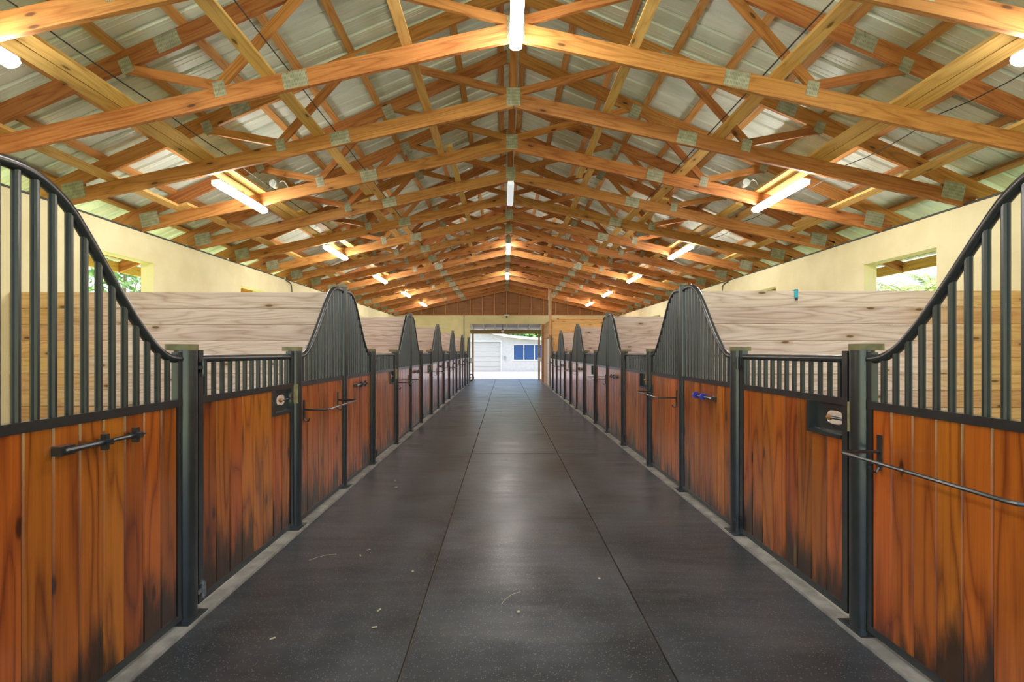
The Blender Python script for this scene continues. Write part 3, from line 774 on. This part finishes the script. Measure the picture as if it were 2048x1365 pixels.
# ------------------------------------------------------------------ far outbuilding
YB = 37.5
ob = thing('outbuilding', 'white building with a roll-up garage door and blue windows across the yard', 'building', (0, YB, 0))
curve = [(-9.0, 4.6), (-6.0, 4.05), (-4.0, 3.62), (-2.6, 3.3), (-1.5, 3.03), (-0.6, 2.82), (0.3, 2.64), (1.4, 2.52), (2.7, 2.42), (4.5, 2.33), (8, 2.25)]
cv = catmull(curve, 4)
def hole_wall():
    b = MB()
    gx0, gx1, gz = -3.4, -0.32, 2.30; wx0, wx1, wz0, wz1 = 0.74, 3.16, 0.90, 2.05
    b.box(-9, gx0, 0, 0.2, -0.05, 2.25); b.box(gx1, wx0, 0, 0.2, -0.05, 2.25); b.box(wx0, wx1, 0, 0.2, -0.05, wz0); b.box(wx1, 8, 0, 0.2, -0.05, 2.25)
    b.box(wx0, wx1, 0, 0.2, wz1, 2.25)
    top = [(x, z) for x, z in cv]
    b.prism([(-9, 2.25), (gx0, 2.25), (gx0, gz), (gx1, gz), (gx1, 2.25), (8, 2.249)] + top[::-1], 0, 0.2)
    return b.mesh('wall', 'ext')
put('wall', hole_wall(), ob)
fz = [(x, z+0.02) for x, z in cv]
put('roof_fascia', MB().prism(fz + [(x, z+0.20) for x, z in fz[::-1]], -0.45, 6.0).mesh('roof_fascia', 'white'), ob)
gd = put('garage_door', MB().box(-3.4, -0.32, 0.10, 0.12, -0.05, 2.30).mesh('garage_door', 'door_grey'), ob)
for k in range(6): put('panel', MB().box(-3.38, -0.34, 0.075, 0.10, 0.0, 0.355).mesh('panel', 'door_grey') if k == 0 else bpy.data.meshes['panel'], gd, (0, 0, -0.01+0.385*k))
put('door_trim', MB().box(-3.52, -3.4, -0.03, 0.05, -0.05, 2.42).box(-0.32, -0.22, -0.03, 0.05, -0.05, 2.42).box(-3.4, -0.32, -0.03, 0.05, 2.30, 2.42).mesh('door_trim', 'white'), ob)
wd = put('window', MB().box(0.66, 3.24, -0.03, 0.06, 0.80, 0.90).box(0.66, 3.24, -0.03, 0.06, 2.05, 2.12).box(0.66, 0.74, -0.03, 0.06, 0.90, 2.05).box(3.16, 3.24, -0.03, 0.06, 0.90, 2.05).box(1.50, 1.57, -0.03, 0.06, 0.90, 2.05).box(2.33, 2.40, -0.03, 0.06, 0.90, 2.05).mesh('window', 'white'), ob)
for a, c in ((0.74, 1.50), (1.57, 2.33), (2.40, 3.16)): put('pane', MB().box(a, c, 0.02, 0.03, 0.90, 2.05).mesh('pane', 'glass'), wd)
put('meter_box', MB().box(-0.07, 0.09, -0.1, 0.0, 0.92, 1.2).cyl((0.01, 1.13), 0.06, -0.14, -0.1, 12, 'Y').mesh('meter_box', 'box'), ob)

# ------------------------------------------------------------------ trees, palm
def tree(loc, h, r, leaf, label, group, seed, n=2600, ls=0.16):
    rd = random.Random(seed)
    t = thing('tree', label, 'tree', loc, rd.random()*6, group)
    tb = MB(); tb.tube([(0, 0, 0), (0.05, 0.02, h*0.25), (0.0, 0.1, h*0.55), (0.1, 0.0, h*0.85)], [0.16, 0.13, 0.09, 0.03], 8)
    cl = []
    for k in range(9):
        a = 2*PI*k/9+rd.random(); e = r*(0.35+0.6*rd.random()); zz = h*(0.45+0.5*rd.random())
        p = (e*math.cos(a), e*math.sin(a), zz); cl.append((p, r*(0.3+0.25*rd.random())))
        tb.tube([(0, 0.05, h*0.4), (p[0]*0.5, p[1]*0.5, (h*0.45+zz)/2), p], [0.07, 0.045, 0.015], 6)
    cl.append(((0, 0, h*0.9), r*0.5))
    put('trunk', tb.mesh('trunk', 'bark', True), t)
    lb = MB()
    for k in range(n):
        c_, rr = cl[rd.randrange(len(cl))]
        d = Vector((rd.gauss(0, 1), rd.gauss(0, 1), rd.gauss(0, 0.8))); d = d.normalized()*rr*(rd.random()**0.4)
        p = Vector(c_)+d
        u = Vector((rd.gauss(0, 1), rd.gauss(0, 1), rd.gauss(0, 1))).normalized(); v = u.orthogonal().normalized()
        s = ls*(0.6+0.8*rd.random())
        lb.add([p-u*s, p+v*s*0.45, p+u*s, p-v*s*0.45], [(0, 1, 2, 3)])
    f = put('foliage', lb.mesh('foliage', leaf), t); f['kind'] = 'stuff'
    return t
tree((-13.5, 16.8, -0.1), 5.6, 2.4, 'leaf', 'leafy tree on the lawn outside the wheelbarrow side windows', None, 3, 1500)
tree((-17.0, 26.5, -0.1), 6.0, 2.6, 'leaf', 'taller leafy tree on the lawn beyond the wheelbarrow side wall', None, 5, 1800)
for k, (x, y, h, r) in enumerate(((-8.6, 51, 5.5, 3.2), (2.2, 49, 5.3, 3.6), (13.0, 52, 6.0, 3.2))):
    tree((x, y, -0.1), h, r, 'leaf_dark', 'green tree behind the white building, ' + NUM[k] + ' from its garage end', 'trees behind the white building', 20+k, 5200, 0.26)
def frond_mesh(seed, L):
    rd = random.Random(seed); b = MB()
    pts = []
    for k in range(13):
        t = k/12; pts.append(Vector((L*(t-0.18*t*t*t), 0, L*(0.55*t-0.75*t*t))))
    b.tube(pts, [0.02*(1-0.8*k/12) for k in range(13)], 5)
    for k in range(1, 12):
        for q in range(2):
            p = pts[k]+(pts[k+1]-pts[k])*(q/2); tn = (pts[min(k+1, 12)]-pts[k]).normalized()
            ll = L*0.36*math.sin(PI*(0.12+0.8*k/12))
            for s in (-1, 1):
                d = (tn*0.6+Vector((0, s, -0.25-0.25*rd.random()))).normalized(); wv = tn*0.016
                b.add([p-wv, p+wv, p+d*ll*0.6+wv*0.7, p+d*ll, p+d*ll*0.6-wv*0.7], [(0, 1, 2, 3, 4)])
    return b.mesh('frond', 'frond')
FM = [frond_mesh(k, 1.7+0.25*k) for k in range(3)]
def palm(loc, h, label, seed):
    rd = random.Random(seed); t = thing('palm_tree', label, 'palm tree', loc)
    put('trunk', MB().tube([(0, 0, 0), (0.06, 0, h*0.35), (0.02, 0.05, h*0.7), (0, 0, h)], [0.17, 0.13, 0.12, 0.1], 10).mesh('trunk', 'bark', True), t)
    for k in range(13):
        a = 2*PI*k/13*2.4+rd.random()*0.3; tilt = -0.85+0.10*k
        put('frond', FM[k % 3], t, (0, 0, h), (0, tilt, a))
    return t
palm((11.0, 12.8, -0.1), 2.75, 'palm with drooping fronds outside the tack room side windows', 4)
palm((16.5, 18.2, -0.1), 3.9, 'taller palm on the lawn behind the drooping palm', 9)

# ------------------------------------------------------------------ small things
# cables along the roof
def cable(pts, r, label, mat='cable'):
    return tag(put('cable', MB().tube(pts, r, 6).mesh('cable', mat, True)), label, 'cable')
def along(x, dz, sag, y0=None):
    out = []
    ys = ([TY[0]-1.0] if y0 is None else [y0]) + [y for y in TY if y > (y0 or 0)]
    zz = zb(x)+CH/math.cos(math.atan(BS))+dz
    for a, c in zip(ys[:-1], ys[1:]):
        for k in range(4): t = k/4; out.append((x, a+(c-a)*t, zz-sag*4*t*(1-t)))
    out.append((x, ys[-1], zz)); return out
cable(along(-3.42, 0.012, 0.015), 0.006, 'black cable beside the third bracing board on the wheelbarrow side')
cable(along(-2.08, 0.012, 0.01), 0.006, 'black cable beside the second bracing board on the wheelbarrow side')
cable(along(4.20, 0.012, 0.05), 0.005, 'sagging black cable outside the third bracing board on the tack room side')
cable(along(2.50, 0.012, 0.0), 0.007, 'black cable beside the second bracing board on the tack room side')
cable([(CX+0.09, y, TPK-0.05) for y in (TY[0]-0.8, 8, 14, 20, Y1-0.1)], 0.010, 'pale conduit running below the roof ridge', 'conduit')
# junction boxes
def jbox(loc, label):
    t = thing('junction_box', label, 'junction box', loc)
    put('box_body', MB().box(-0.07, 0.07, -0.05, 0.05, -0.06, 0.06).box(-0.075, 0.075, -0.055, -0.05, -0.065, 0.065).mesh('box_body', 'box'), t)
    put('flex_conduit', MB().tube(catmull([(0.07, 0, 0.0), (0.13, 0, -0.03), (0.16, 0.0, 0.03), (0.14, 0, 0.12), (0.06, 0.02, 0.22), (-0.05, 0.03, 0.32)], 5), 0.011, 8).mesh('flex_conduit', 'conduit', True), t)
    return t
jbox((-3.62, TY[0]-0.09, zb(-3.62)+0.30), 'grey junction box with a curled flexible conduit near the roof')
for x, y, lab in ((-3.40, TY[3]-0.08, 'small grey junction box above a tube light on the wheelbarrow side'), (3.55, TY[3]-0.08, 'small grey junction box above a tube light on the tack room side')):
    t = thing('junction_box', lab, 'junction box', (x, y, zb(x)+0.24))
    put('box_body', MB().cyl((0, 0), 0.055, -0.05, 0.03, 14, 'Y').mesh('box_body', 'box', True), t)
    put('flex_conduit', MB().tube(catmull([(0.05, 0, 0.0), (0.11, 0, 0.05), (0.16, 0, 0.03), (0.2, 0, -0.04)], 5), 0.008, 6).mesh('flex_conduit', 'conduit', True), t)
# cyan clip on the divider
cl = thing('clip', 'cyan plastic clip hooked over the top plank on the tack room side', 'clip', (XR+1.20, RT[1]-0.02, 12*PH))
put('strap', MB().box(-0.018, 0.018, -0.008, 0.0, -0.075, 0.012).box(-0.018, 0.018, -0.008, 0.045, 0.002, 0.010).mesh('strap', 'cyan'), cl)
put('snap', MB().box(-0.012, 0.012, -0.012, 0.0, -0.105, -0.075).mesh('snap', 'black'), cl)
# water line dropping over each side wall
for x, y, s, lab in ((WL+0.02, 12.05, 1, 'dark looped cable stapled at the wall top on the wheelbarrow side'), (WR-0.02, 12.25, -1, 'dark looped cable stapled at the wall top on the tack room side')):
    cable(catmull([(x, y-0.35, WTOP-0.02), (x, y-0.12, WTOP-0.05), (x, y-0.03, WTOP-0.16), (x, y-0.02, WTOP-0.6), (x, y-0.01, 2.2)], 5), 0.011, lab)
# bits of straw on the mats
sm = [MB().box(-0.014, 0.014, -0.004, 0.004, 0, 0.004).mesh('straw_piece', 'straw'), MB().tube([(-0.09, 0, 0.004), (-0.03, 0.012, 0.005), (0.04, 0.008, 0.005), (0.1, -0.02, 0.004)], 0.0012, 5).mesh('straw_piece', 'straw'), MB().box(-0.007, 0.007, -0.006, 0.006, 0, 0.006).mesh('straw_piece', 'straw')]
for (x, y, k, a) in ((-1.02, 3.55, 0, 0.5), (-1.05, 3.45, 0, 2.0), (-1.32, 3.42, 1, 0.7), (-0.72, 2.72, 0, 1.1), (-0.70, 2.55, 0, 0.2), (-1.20, 2.45, 0, 0.6), (-1.19, 5.2, 0, 0.1), (-1.26, 5.45, 2, 0.1), (0.08, 2.70, 2, 0.3), (0.03, 2.85, 1, 1.0), (-0.62, 3.2, 2, 0.6), (0.62, 3.1, 2, 0.2)):
    tag(put('straw_piece', sm[k], None, (x, y, 0.004), (0, 0, a)), ('flat pale straw chip lying on the black rubber mats', 'thin curved straw strand lying on the black rubber mats', 'tiny square straw crumb lying on the black rubber mats')[k], 'straw', ('straw chips', 'straw strands', 'straw crumbs')[k] + ' on the mats')
